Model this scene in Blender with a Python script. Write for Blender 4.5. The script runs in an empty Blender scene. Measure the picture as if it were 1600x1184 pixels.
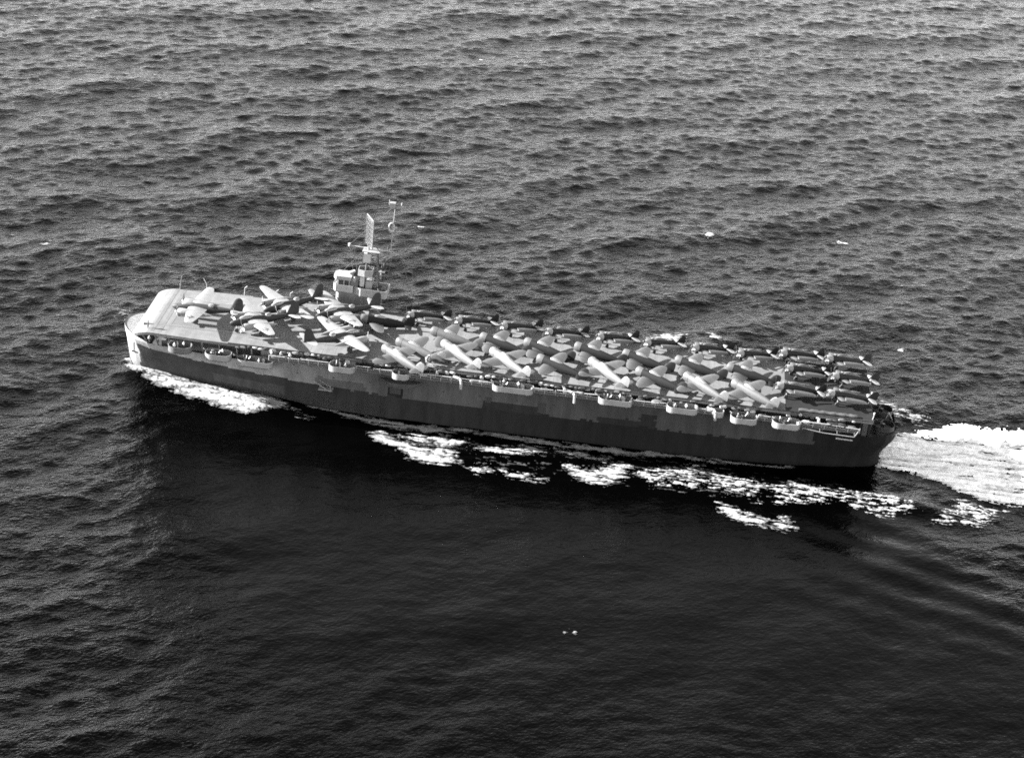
import bpy, bmesh, math, random
import numpy as np
from mathutils import Vector, Matrix
R = math.radians
sc = bpy.context.scene
C = sc.collection
random.seed(7); rng = np.random.default_rng(11)

# ------------------------------------------------------------------ camera, sky, sun, exposure
cd = bpy.data.cameras.new('camera'); cam = bpy.data.objects.new('camera', cd); C.objects.link(cam)
pan, pit, rol = R(-3.325), R(24.591), R(5.567)
fw = Vector((math.sin(pan)*math.cos(pit), math.cos(pan)*math.cos(pit), -math.sin(pit)))
rt = Vector((math.cos(pan), -math.sin(pan), 0)); up = rt.cross(fw)
r2 = rt*math.cos(rol) + up*math.sin(rol); u2 = -rt*math.sin(rol) + up*math.cos(rol)
m = Matrix((r2, u2, -fw)).transposed().to_4x4(); m.translation = (25.03, -406.0, 193.44)
cam.matrix_world = m
cd.sensor_width = 36; cd.lens = 36*3483.3/1600; cd.clip_start = 1; cd.clip_end = 60000
sc.camera = cam

SUN_EL = R(22); sdir = Vector((-.999, .035, 0)).normalized()
w = bpy.data.worlds.new('World'); sc.world = w; w.use_nodes = True
nt = w.node_tree; nt.nodes.clear()
sky = nt.nodes.new('ShaderNodeTexSky'); sky.sky_type = 'NISHITA'; sky.sun_disc = False
sky.sun_elevation = SUN_EL; sky.sun_rotation = math.atan2(sdir.x, sdir.y) % (2*math.pi)
sky.air_density = 0.6; sky.dust_density = 0.0; sky.ozone_density = 1.0
bw = nt.nodes.new('ShaderNodeRGBToBW'); bg = nt.nodes.new('ShaderNodeBackground'); wo = nt.nodes.new('ShaderNodeOutputWorld')
nt.links.new(sky.outputs[0], bw.inputs[0]); nt.links.new(bw.outputs[0], bg.inputs[0]); nt.links.new(bg.outputs[0], wo.inputs[0])
bg.inputs[1].default_value = 0.13
sl = bpy.data.lights.new('sun', 'SUN'); so = bpy.data.objects.new('sun', sl); C.objects.link(so)
sl.energy = 4.9; sl.angle = R(0.55); sl.color = (1, 1, 1)
ld = Vector((-sdir.x*math.cos(SUN_EL), -sdir.y*math.cos(SUN_EL), -math.sin(SUN_EL)))
so.rotation_euler = ld.to_track_quat('-Z', 'Y').to_euler(); so.location = (-200, -40, 120)
vs = sc.view_settings; vs.view_transform = 'Standard'; vs.look = 'None'; vs.gamma = 1; vs.use_curve_mapping = False
vs.exposure = 3.18
sc.cycles.max_bounces = 5; sc.cycles.use_denoising = False; sc.cycles.filter_width = 1.7; sc.cycles.caustics_reflective = False; sc.cycles.caustics_refractive = False

# ------------------------------------------------------------------ helpers
def tag(o, label=None, cat=None, group=None, kind=None):
    if label: o['label'] = label
    if cat: o['category'] = cat
    if group: o['group'] = group
    if kind: o['kind'] = kind
    return o
def empty(name, loc=(0,0,0), rz=0, parent=None):
    o = bpy.data.objects.new(name, None); C.objects.link(o); o.location = loc; o.rotation_euler = (0,0,rz); o.parent = parent
    return o
def link(name, me, mat, parent=None, loc=None, rz=0):
    o = bpy.data.objects.new(name, me); C.objects.link(o)
    if mat is not None and len(me.materials) == 0:
        for mm in (mat if isinstance(mat, (list, tuple)) else [mat]): me.materials.append(mm)
    if parent: o.parent = parent
    if loc is not None: o.location = loc
    if rz: o.rotation_euler = (0,0,rz)
    return o
def smooth(me, ang=40):
    me.polygons.foreach_set('use_smooth', [True]*len(me.polygons))
    try: me.set_sharp_from_angle(angle=R(ang))
    except Exception: pass
class MB:
    """collects simple solids into one mesh"""
    def __init__(s): s.v = []; s.f = []; s.mi = []
    def add(s, vs_, fs, mi=0):
        o = len(s.v); s.v += [tuple(v) for v in vs_]; s.f += [[o+i for i in f] for f in fs]; s.mi += [mi]*len(fs); return s
    def box(s, a, b, mi=0):
        x0,y0,z0 = a; x1,y1,z1 = b
        return s.add([(x0,y0,z0),(x1,y0,z0),(x1,y1,z0),(x0,y1,z0),(x0,y0,z1),(x1,y0,z1),(x1,y1,z1),(x0,y1,z1)],
              [(3,2,1,0),(4,5,6,7),(0,1,5,4),(1,2,6,5),(2,3,7,6),(3,0,4,7)], mi)
    def bar(s, a, b, r0, r1=None, n=8, mi=0):
        a = Vector(a); b = Vector(b); r1 = r0 if r1 is None else r1
        d = (b-a).normalized(); u = d.orthogonal().normalized(); q = d.cross(u)
        vs_ = []
        for P, r in ((a,r0),(b,r1)):
            for i in range(n):
                t = 2*math.pi*i/n; vs_.append(P+u*math.cos(t)*r+q*math.sin(t)*r)
        fs = [(i,(i+1)%n,n+(i+1)%n,n+i) for i in range(n)] + [tuple(range(n-1,-1,-1)), tuple(range(n,2*n))]
        return s.add(vs_, fs, mi)
    def path(s, pts, r, n=6, mi=0):
        for a,b in zip(pts[:-1], pts[1:]): s.bar(a,b,r,r,n,mi)
        return s
    def rings(s, rings, cap0=True, cap1=True, mi=0):
        n = len(rings[0]); vs_ = [v for r in rings for v in r]; fs = []
        for k in range(len(rings)-1):
            for i in range(n):
                j = (i+1)%n; fs.append((k*n+i, k*n+j, (k+1)*n+j, (k+1)*n+i))
        if cap0: fs.append(tuple(range(n-1,-1,-1)))
        if cap1: fs.append(tuple((len(rings)-1)*n+i for i in range(n)))
        return s.add(vs_, fs, mi)
    def lathe_x(s, prof, c=(0,0,0), n=14, mi=0):      # profile (x, r) about an axis along x
        rr = [[(c[0]+x, c[1]+r*math.cos(2*math.pi*i/n), c[2]+r*math.sin(2*math.pi*i/n)) for i in range(n)] for x,r in prof]
        return s.rings(rr, mi=mi)
    def loft(s, secs, n=16, mi=0):                    # sections (x, zc, half width, half height)
        rr = []
        for x,zc,hw,hh in secs:
            rr.append([(x, hw*math.cos(2*math.pi*i/n), zc+hh*math.sin(2*math.pi*i/n)) for i in range(n)])
        return s.rings(rr, mi=mi)
    def prism(s, pts, z0, z1, mi=0):
        n = len(pts)
        return s.add([(x,y,z0) for x,y in pts]+[(x,y,z1) for x,y in pts],
            [tuple(range(n-1,-1,-1)), tuple(range(n,2*n))]+[(i,(i+1)%n,n+(i+1)%n,n+i) for i in range(n)], mi)
    def foil(s, secs, axis='y', mi=0):                # sections (span, x leading edge, chord, z, thickness)
        prof = [(0,0),(.04,.32),(.15,.78),(.35,1),(.6,.72),(.85,.28),(1,.03),(.85,-.16),(.6,-.36),(.35,-.5),(.15,-.42),(.04,-.22)]
        rr = []
        for sp,xl,ch,z,th in secs:
            if axis == 'y': rr.append([(xl-u*ch, sp, z+t*th*.66) for u,t in prof])
            else: rr.append([(xl-u*ch, z+t*th*.66, sp) for u,t in prof])
        return s.rings(rr, mi=mi)
    def xf(s, M):
        s.v = [tuple(M @ Vector(v)) for v in s.v]; return s
    def mesh(s, name, sm=True, ang=40):
        me = bpy.data.meshes.new(name); me.from_pydata(s.v, [], s.f)
        if any(s.mi): me.polygons.foreach_set('material_index', s.mi)
        bm = bmesh.new(); bm.from_mesh(me); bmesh.ops.recalc_face_normals(bm, faces=bm.faces); bm.to_mesh(me); bm.free()
        if sm: smooth(me, ang)
        return me
    def build(s, name, mat, parent=None, sm=True, loc=None, rz=0, ang=40):
        return link(name, s.mesh(name, sm, ang), mat, parent, loc, rz)
def copy_tree(o, parent=None):
    c = o.copy(); C.objects.link(c); c.parent = parent
    for k in list(o.keys()): c[k] = o[k]
    for ch in o.children: copy_tree(ch, c)
    return c

# ------------------------------------------------------------------ materials (black and white film: greys)
def mat(name, alb, rough=.6, spec=.4, var=.12, scale=1.2, metal=0, streak=0, bump=0, bscale=20):
    mt = bpy.data.materials.new(name); mt.use_nodes = True; n = mt.node_tree; b = n.nodes['Principled BSDF']
    b.inputs['Roughness'].default_value = rough; b.inputs['Specular IOR Level'].default_value = spec; b.inputs['Metallic'].default_value = metal
    tc = n.nodes.new('ShaderNodeTexCoord'); ns = n.nodes.new('ShaderNodeTexNoise'); ns.inputs['Scale'].default_value = scale; ns.inputs['Detail'].default_value = 5; ns.inputs['Roughness'].default_value = .65
    mp = n.nodes.new('ShaderNodeMapping'); n.links.new(tc.outputs['Object'], mp.inputs[0]); n.links.new(mp.outputs[0], ns.inputs['Vector'])
    if streak: mp.inputs['Scale'].default_value = (1, 1, 1/streak)
    rp = n.nodes.new('ShaderNodeMapRange'); rp.inputs[1].default_value = .3; rp.inputs[2].default_value = .7; rp.inputs[3].default_value = alb*(1-var); rp.inputs[4].default_value = alb*(1+var)
    n.links.new(ns.outputs[0], rp.inputs[0]); n.links.new(rp.outputs[0], b.inputs['Base Color'])
    if bump:
        n2 = n.nodes.new('ShaderNodeTexNoise'); n2.inputs['Scale'].default_value = bscale; n.links.new(tc.outputs['Object'], n2.inputs['Vector'])
        bp = n.nodes.new('ShaderNodeBump'); bp.inputs['Strength'].default_value = bump; bp.inputs['Distance'].default_value = .03
        n.links.new(n2.outputs[0], bp.inputs['Height']); n.links.new(bp.outputs[0], b.inputs['Normal'])
    return mt
M = dict(
    tub=mat('light_grey_paint', 0.1564, .55, .4, .14, .9, streak=4), dark=mat('dark_grey_paint', 0.0136, .6, .4, .25, 1.0, streak=4),
    grey=mat('mid_grey_paint', 0.0646, .6, .4, .2, .8, streak=4), white=mat('white_rail_paint', 0.2584, .6, .4, .1, 2),
    canvas=mat('pale_canvas', 0.204, .9, .1, .12, 3), steel=mat('gun_steel', 0.0204, .4, .5, .2, 3), rubber=mat('tyre_rubber', .03, .8, .2, .1, 5),
    sunlit_olive=mat('sunlit_upper_wing_paint', 0.136, .5, .4, .1, 1.3), shaded_drab=mat('shaded_drab_fuselage_paint', 0.015, .65, .25, .15, 1.3), wingtop=mat('sunlit_grey_wing_paint', 0.06, .55, .4, .15, 1.1), drab=mat('shaded_drab_aircraft_paint', 0.006, .7, .2, .18, 1.1),  # sunlit wing tops and shaded drab sides are put into these colours
    navy=mat('navy_blue_aircraft_paint', 0.005, .65, .25, .15, 1.2), under=mat('pale_underside_paint', 0.1632, .5, .4, .1, 1.2),
    silver=mat('bare_aluminium', 0.1054, .42, .5, .08, 1.1, metal=.25), pale=mat('pale_grey_aircraft_paint', 0.055, .5, .4, .12, 1.2),
    glass=mat('canopy_glass', .12, .12, .6, .1, 2), prop=mat('propeller_metal', 0.1632, .4, .5, .1, 2), blue=mat('insignia_blue', 0.034, .5, .3, .05, 2),
    star=mat('insignia_white', 0.1496, .5, .3, .03, 2), skin=mat('skin', .35, .6, .3, .05, 5), shirt=mat('chambray_shirt', .32, .9, .1, .1, 5), trousers=mat('dungarees', .06, .9, .1, .1, 5), cap=mat('white_cap', .75, .9, .1, .03, 5), vest=mat('dark_jacket', .05, .9, .1, .1, 5),
    house=mat('streaked_house_paint', 0.102, .6, .3, .35, .9, streak=5),
    net=mat('net_cord', 0.051, .9, .1, .2, 6),
)
def deck_mat():
    mt = mat('weathered_deck_planking', 0.095, .75, .3, .2, .35, bump=.2, bscale=8); n = mt.node_tree; b = n.nodes['Principled BSDF']
    tc = n.nodes['Texture Coordinate']
    mp = n.nodes.new('ShaderNodeMapping'); mp.inputs['Scale'].default_value = (.8, .05, 1); n.links.new(tc.outputs['Object'], mp.inputs[0])
    n1 = n.nodes.new('ShaderNodeTexNoise'); n1.inputs['Scale'].default_value = 1; n1.inputs['Detail'].default_value = 4; n.links.new(mp.outputs[0], n1.inputs['Vector'])
    r1 = n.nodes.new('ShaderNodeMapRange'); r1.inputs[1].default_value = .3; r1.inputs[2].default_value = .7; r1.inputs[3].default_value = .82; r1.inputs[4].default_value = 1.1; n.links.new(n1.outputs[0], r1.inputs[0])
    src = b.inputs['Base Color'].links[0].from_socket
    mx = n.nodes.new('ShaderNodeMath'); mx.operation = 'MULTIPLY'; n.links.new(src, mx.inputs[0]); n.links.new(r1.outputs[0], mx.inputs[1])
    n.links.new(mx.outputs[0], b.inputs['Base Color'])
    return mt
M['deck'] = deck_mat()
def hull_mat():
    mt = mat('camo_and_sunlit_bow_paint', 0.0476, .75, .12, .34, .5, streak=5); n = mt.node_tree; b = n.nodes['Principled BSDF']
    at = n.nodes.new('ShaderNodeAttribute'); at.attribute_name = 'paint'
    src = b.inputs['Base Color'].links[0].from_socket
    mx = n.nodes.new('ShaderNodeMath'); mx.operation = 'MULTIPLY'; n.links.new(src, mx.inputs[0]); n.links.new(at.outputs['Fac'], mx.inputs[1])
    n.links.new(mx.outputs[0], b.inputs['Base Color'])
    return mt
M['hull'] = hull_mat()

# ------------------------------------------------------------------ numpy noise and waves
LAT = rng.random((256, 256)).astype(np.float32)
def vnoise(x, y):
    xi = np.floor(x).astype(int); yi = np.floor(y).astype(int); fx = x-xi; fy = y-yi
    fx = fx*fx*(3-2*fx); fy = fy*fy*(3-2*fy); g = lambda a, b_: LAT[a & 255, b_ & 255]
    return (g(xi,yi)*(1-fx)+g(xi+1,yi)*fx)*(1-fy)+(g(xi,yi+1)*(1-fx)+g(xi+1,yi+1)*fx)*fy
def fbm(x, y, oct=4, gain=.55):
    s = 0; a = 1; t = 0
    for k in range(oct):
        s = s+a*vnoise(x*2**k+17.3*k, y*2**k+5.1*k); t += a; a *= gain
    return s/t
def sstep(a, b, x):
    t = np.clip((x-a)/(b-a), 0, 1); return t*t*(3-2*t)
NW = 190
lam = 2.3*(55/2.3)**rng.random(NW)
wdir = R(-47)+rng.normal(0, 1, NW)*np.where(lam < 7, R(42), R(26))
wph = rng.random(NW)*2*math.pi
slope = np.where(lam > 16, .0082*(16/lam)**.5, np.where(lam < 7, .0148, .0088))*rng.uniform(.4, 1.6, NW)
def lee(x, y):        # calmer water in the ship's wind shadow
    d = -y-7
    l = sstep(-6, 10, x-(-70+.38*d)) * (1-sstep(-8, 12, x-(72+.5*d))) * sstep(-2, 6, d) * (1-sstep(70, 150, d))
    return l
def ship_waves(x, y):
    z = .9*np.exp(-((y+4+.28*(x+76))/2.6)**2)*sstep(-80, -74, x)*(1-sstep(-52, -40, x))
    z = z + .8*np.exp(-((y-8-.28*(x+76))/2.6)**2)*sstep(-80, -74, x)*(1-sstep(-52, -40, x))
    c = -20.5+2*np.sin(x/9)
    z = z + .55*np.exp(-((y-c)/2.6)**2)*sstep(-30, -20, x)*(1-sstep(85, 120, x))
    z = z - .35*np.exp(-((y+14)/3.)**2)*sstep(-40, -20, x)*(1-sstep(75, 100, x))
    # stern transverse and diverging trains on the port quarter
    u = (x-60)*.42+(y+40); t = (x-60)*.9-(y+40)*.42
    z = z + .14*(.2+1.3*vnoise(x*.06+9, y*.06+3))*np.sin(u*2*math.pi/9.5+.9*np.sin(t/17)+2.2*vnoise(x*.045, y*.045))*sstep(45, 85, x-.25*(y+40))*(1-sstep(-22, -12, y))*sstep(-85, -40, y)*(1-sstep(150, 220, x))
    return z
def waves(x, y, short=1.0):
    L = lee(x, y); gust = .7+.6*fbm(x*.021+3, y*.016+8, 3); dx = np.zeros_like(x); dy = np.zeros_like(x); z = np.zeros_like(x)
    for i in range(NW):
        k = 2*math.pi/lam[i]; a = slope[i]/k; kx, ky = k*math.cos(wdir[i]), k*math.sin(wdir[i])
        att = (1-L*(.80 if lam[i] < 14 else .45))*(gust if lam[i] < 8 else 1)
        # groups: amplitude wanders over the sea
        ph = kx*x+ky*y+wph[i]
        am = a*att*short
        z += am*np.sin(ph); c = am*np.cos(ph); dx += .6*c*math.cos(wdir[i]); dy += .6*c*math.sin(wdir[i])
    z += ship_waves(x, y)
    return x+dx, y+dy, z, L

# ------------------------------------------------------------------ sea
def axis_pts(a, b, d, far, d2=None):
    core = [a]
    while core[-1] < b:
        t = (core[-1]-a)/(b-a); core.append(core[-1]+(d if d2 is None else d+(d2-d)*t))
    lo = []; s = d; p = a
    while p > -far: s *= 1.35; p -= s; lo.append(p)
    hi = []; s = d2 or d; p = core[-1]
    while p < far: s *= 1.35; p += s; hi.append(p)
    return np.array(lo[::-1]+core+hi, dtype=np.float64)
def sea_mat():
    mt = bpy.data.materials.new('sea_water'); mt.use_nodes = True; n = mt.node_tree; b = n.nodes['Principled BSDF']
    b.inputs['Base Color'].default_value = (.0002,.0002,.0002,1); b.inputs['Roughness'].default_value = .1; b.inputs['IOR'].default_value = 1.108
    tc = n.nodes.new('ShaderNodeTexCoord'); at = n.nodes.new('ShaderNodeAttribute'); at.attribute_name = 'calm'
    hs = []
    for sc_, rz, st, amp, det in ((.6, -55, .45, .8, 3), (1.5, -35, .5, .55, 3), (1.7, -80, .5, .45, 3)):
        mp = n.nodes.new('ShaderNodeMapping'); mp.vector_type = 'TEXTURE'; mp.inputs['Rotation'].default_value = (0,0,R(rz)); mp.inputs['Scale'].default_value = (1, 1/st, 1)
        n.links.new(tc.outputs['Object'], mp.inputs[0])
        t = n.nodes.new('ShaderNodeTexNoise'); t.inputs['Scale'].default_value = sc_; t.inputs['Detail'].default_value = det; t.inputs['Roughness'].default_value = .6
        n.links.new(mp.outputs[0], t.inputs['Vector'])
        mu = n.nodes.new('ShaderNodeMath'); mu.operation = 'MULTIPLY'; mu.inputs[1].default_value = amp; n.links.new(t.outputs[0], mu.inputs[0]); hs.append(mu)
    a1 = n.nodes.new('ShaderNodeMath'); n.links.new(hs[0].outputs[0], a1.inputs[0]); n.links.new(hs[1].outputs[0], a1.inputs[1])
    a2 = n.nodes.new('ShaderNodeMath'); n.links.new(a1.outputs[0], a2.inputs[0]); n.links.new(hs[2].outputs[0], a2.inputs[1])
    rm = n.nodes.new('ShaderNodeMapRange'); rm.inputs[3].default_value = 1; rm.inputs[4].default_value = .3; n.links.new(at.outputs['Fac'], rm.inputs[0])
    bp = n.nodes.new('ShaderNodeBump'); bp.inputs['Distance'].default_value = .36; n.links.new(rm.outputs[0], bp.inputs['Strength'])
    n.links.new(a2.outputs[0], bp.inputs['Height']); n.links.new(bp.outputs[0], b.inputs['Normal'])
    return mt
def make_sea():
    xs = axis_pts(-200, 170, .50, 30000); ys = axis_pts(-150, 410, .46, 30000, .82)
    X, Y = np.meshgrid(xs, ys); nx, ny = len(xs), len(ys)
    gx = np.gradient(xs); gy = np.gradient(ys)
    sp = np.maximum(gx[None,:], gy[:,None])
    fade = np.clip(1-(sp-1.0)/2.5, 0, 1)
    x, y, z, L = waves(X.ravel(), Y.ravel(), fade.ravel())
    co = np.stack([x, y, z], 1).astype(np.float32)
    idx = np.arange(nx*ny).reshape(ny, nx)
    q = np.stack([idx[:-1,:-1], idx[:-1,1:], idx[1:,1:], idx[1:,:-1]], -1).reshape(-1, 4).astype(np.int32)
    me = bpy.data.meshes.new('sea'); me.vertices.add(len(co)); me.vertices.foreach_set('co', co.ravel())
    me.loops.add(q.size); me.loops.foreach_set('vertex_index', q.ravel())
    me.polygons.add(len(q)); me.polygons.foreach_set('loop_start', np.arange(0, q.size, 4, dtype=np.int32))
    me.polygons.foreach_set('use_smooth', np.ones(len(q), dtype=bool)); me.update(calc_edges=True)
    a = me.attributes.new('calm', 'FLOAT', 'POINT'); a.data.foreach_set('value', L.astype(np.float32))
    o = link('sea', me, sea_mat()); tag(o, 'dark wind-ruffled open sea around the carrier', None, None, 'structure')
make_sea()

# ------------------------------------------------------------------ foam
def foam_mat(name, alb, var, sc_):
    mt = mat(name, alb, .95, .1, var, sc_, bump=.5, bscale=2.2); return mt
FOAM = [foam_mat('thin_froth', .02, .6, 1.5), foam_mat('broken_foam', .07, .5, 1.4), foam_mat('white_foam', .19, .3, 1.2)]; WAKE = [foam_mat('wake_edge_froth', .4, .45, .6), foam_mat('churned_foam', .58, .35, .5), foam_mat('bright_churned_foam', .68, .25, .6)]; THIN = [foam_mat('waterline_froth', .03, .5, 1.5), foam_mat('waterline_foam', .06, .5, 1.4), foam_mat('waterline_bright_foam', .14, .4, 1.2)]
def poly_sd(px, py, P):
    P = np.array(P); d = np.full(px.shape, 1e9); ins = np.zeros(px.shape, bool); n = len(P)
    for i in range(n):
        a = P[i]; b = P[(i+1)%n]; e = b-a; wx = px-a[0]; wy = py-a[1]
        t = np.clip((wx*e[0]+wy*e[1])/(e@e), 0, 1); d = np.minimum(d, np.hypot(wx-t*e[0], wy-t*e[1]))
        c = ((a[1] > py) != (b[1] > py)) & (px < (b[0]-a[0])*(py-a[1])/(b[1]-a[1]+1e-12)+a[0]); ins ^= c
    return np.where(ins, d, -d)
def foam(name, P, label, cat, mt, holes=.5, edge=1.4, res=.2, lump=.18, nsc=.9, stretch=(1, 1.8), thr=0, group=None, lift=.05, lacy=0, lv=(-.12,.25)):
    P = np.array(P); x0, y0 = P.min(0)-1.5; x1, y1 = P.max(0)+1.5
    xs = np.arange(x0, x1, res); ys = np.arange(y0, y1, res); X, Y = np.meshgrid(xs, ys)
    sd = poly_sd(X, Y, P)
    nz = fbm(X*nsc/stretch[0]+3, Y*nsc/stretch[1]*2, 5); nf = fbm(X*2.2+40, Y*2.2+9, 3)
    big = fbm(X*.22, Y*.3, 2)
    # ragged border plus dark holes left between torn sheets of foam
    fil = 1-np.abs(2*fbm(X*.75/stretch[0]+11+nf*.5, Y*1.0/stretch[1]*1.8+7+nz*.6, 4, .6)-1)*2.6      # thread-like filaments
    mk = np.minimum(sd/edge, 1)*.8 + (nz-.5)*3.4 + (nf-.5)*1.6 - holes*.75 + lacy*(fil-.75)*1.6 - lacy*.25 - thr
    mk = np.where(sd < -1.2, -1, mk)
    keep = mk > -.5
    kq = keep[:-1,:-1] & keep[1:,:-1] & keep[:-1,1:] & keep[1:,1:]
    if kq.sum() < 3: return None
    x, y, z, L = waves(X.ravel(), Y.ravel())
    z = z + lift + lump*.6*np.clip(mk, 0, 1.2).ravel()*(.4+nz.ravel())
    nx = len(xs); idx = np.arange(X.size).reshape(X.shape)
    q = np.stack([idx[:-1,:-1], idx[:-1,1:], idx[1:,1:], idx[1:,:-1]], -1)[kq]
    us, inv = np.unique(q.ravel(), return_inverse=True); q = inv.reshape(-1, 4)
    co = np.stack([x, y, z], 1)[us]; mq = (mk[:-1,:-1]+mk[1:,1:])[kq]/2; mi = (mq > lv[0]).astype(np.int32)+(mq > lv[1])
    me = bpy.data.meshes.new(name); me.from_pydata(co.tolist(), [], q.tolist()); smooth(me, 180)
    o = link(name, me, mt); me.polygons.foreach_set('material_index', mi); tag(o, label, cat, group, 'stuff'); return o
FP = {
'bow':[(-77.2,2.6),(-74.3,1.5),(-71.8,1.0),(-67.4,-0.9),(-58.7,-4.1),(-51.8,-5.8),(-43.6,-7.8),(-41.8,-9.1),(-44.0,-12.1),(-49.2,-15.1),(-54.0,-13.8),(-61.1,-11.0),(-66.6,-8.3),(-69.9,-6.8),(-73.8,-4.1),(-76.5,-1.1)],
'p1':[(-24.2,-17.4),(-21.6,-16.4),(-18.0,-19.4),(-14.0,-21.1),(-5.7,-22.2),(-5.6,-25.0),(-10.0,-27.3),(-15.2,-25.7),(-18.7,-23.0),(-22.2,-20.6)],
'p2':[(-19.6,-17.0),(-14.3,-14.0),(-6.8,-13.3),(-3.9,-16.0),(-8.6,-18.5),(-14.9,-18.6)],
'p3':[(-4.3,-17.9),(1.1,-15.5),(7.2,-13.5),(11.3,-14.0),(10.2,-18.1),(4.0,-19.8),(-2.6,-21.6)],
'p4':[(11.0,-12.7),(16.1,-13.3),(22.5,-14.4),(22.6,-17.4),(16.4,-17.2),(12.5,-16.0)],
'p5':[(-4.2,-26.0),(-0.4,-24.9),(1.4,-27.5),(-1.7,-29.4)],
'p6':[(2.6,-26.0),(7.1,-25.6),(11.2,-27.5),(10.0,-30.3),(4.9,-28.7)],
'p7':[(14.9,-21.5),(20.4,-21.1),(26.6,-17.2),(26.3,-22.5),(22.0,-27.0),(17.6,-25.2)],
'p8':[(26.9,-21.5),(33.8,-14.6),(40.0,-12.0),(45.1,-15.1),(51.3,-15.4),(54.1,-18.5),(51.9,-26.6),(45.2,-24.4),(42.8,-25.6),(36.6,-24.3),(30.5,-24.9)],
'p9':[(44.4,-29.2),(47.7,-30.1),(53.4,-33.5),(52.5,-36.3),(47.7,-34.8),(45.1,-32.1)],
'p10':[(54.4,-35.3),(57.4,-30.4),(58.7,-34.9),(55.5,-37.0)],
'p11':[(53.6,-21.3),(58.8,-15.8),(62.5,-16.2),(66.3,-16.5),(71.8,-18.0),(77.4,-16.2),(82.5,-17.8),(82.9,-22.0),(76.9,-26.2),(72.1,-24.1),(66.1,-23.1),(61.1,-24.4),(55.0,-27.4)],
'p12':[(88.1,-19.3),(91.2,-14.1),(96.7,-15.6),(102.4,-14.1),(98.1,-19.2),(93.3,-25.0),(89.1,-24.8),(85.8,-25.4)],
'wake':[(75.3,-4.8),(76.5,4.3),(80.2,10.7),(87.2,16.1),(94.1,20.5),(99.5,20.5),(107.5,21.6),(134.3,23.6),(175,29),(170,-18),(129.6,-13.5),(103.6,-13.7),(95.0,-13.6),(89.1,-9.2),(84.3,-6.0),(79.3,-4.8)],
'lace':[(76.8,30.6),(79.2,27.4),(83.8,24.8),(88.3,22.3),(86.0,18.5),(80.7,19.2),(77.0,19.7)],
'f1':[(28.5,47.5),(31.5,49.9),(35.4,51.4),(35.0,47.7),(31.6,46.3)],
'f2':[(41.1,51.7),(42.8,53.0),(44.0,49.7),(41.8,47.9)],
'f3':[(-85.7,22.2),(-84.9,25.7),(-84.3,27.0),(-83.9,24.5)],
'f4':[(-41.8,-10.3),(-39.0,-11.3),(-36.6,-13.3),(-37.4,-14.4),(-40.1,-12.8)],
'hl':[(-43.7,-7.2),(-35.7,-8.2),(-29.6,-10.0),(-22.3,-10.6),(-17.0,-11.2),(-7.1,-10.2),(9.6,-10.6),(22.3,-10.5),(58.9,-8.8),(58.9,-9.9),(22.4,-12.7),(9.7,-12.8),(-7.0,-11.6),(-16.9,-13.9),(-23.4,-13.1),(-29.3,-11.8),(-35.5,-9.7)],
}
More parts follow.
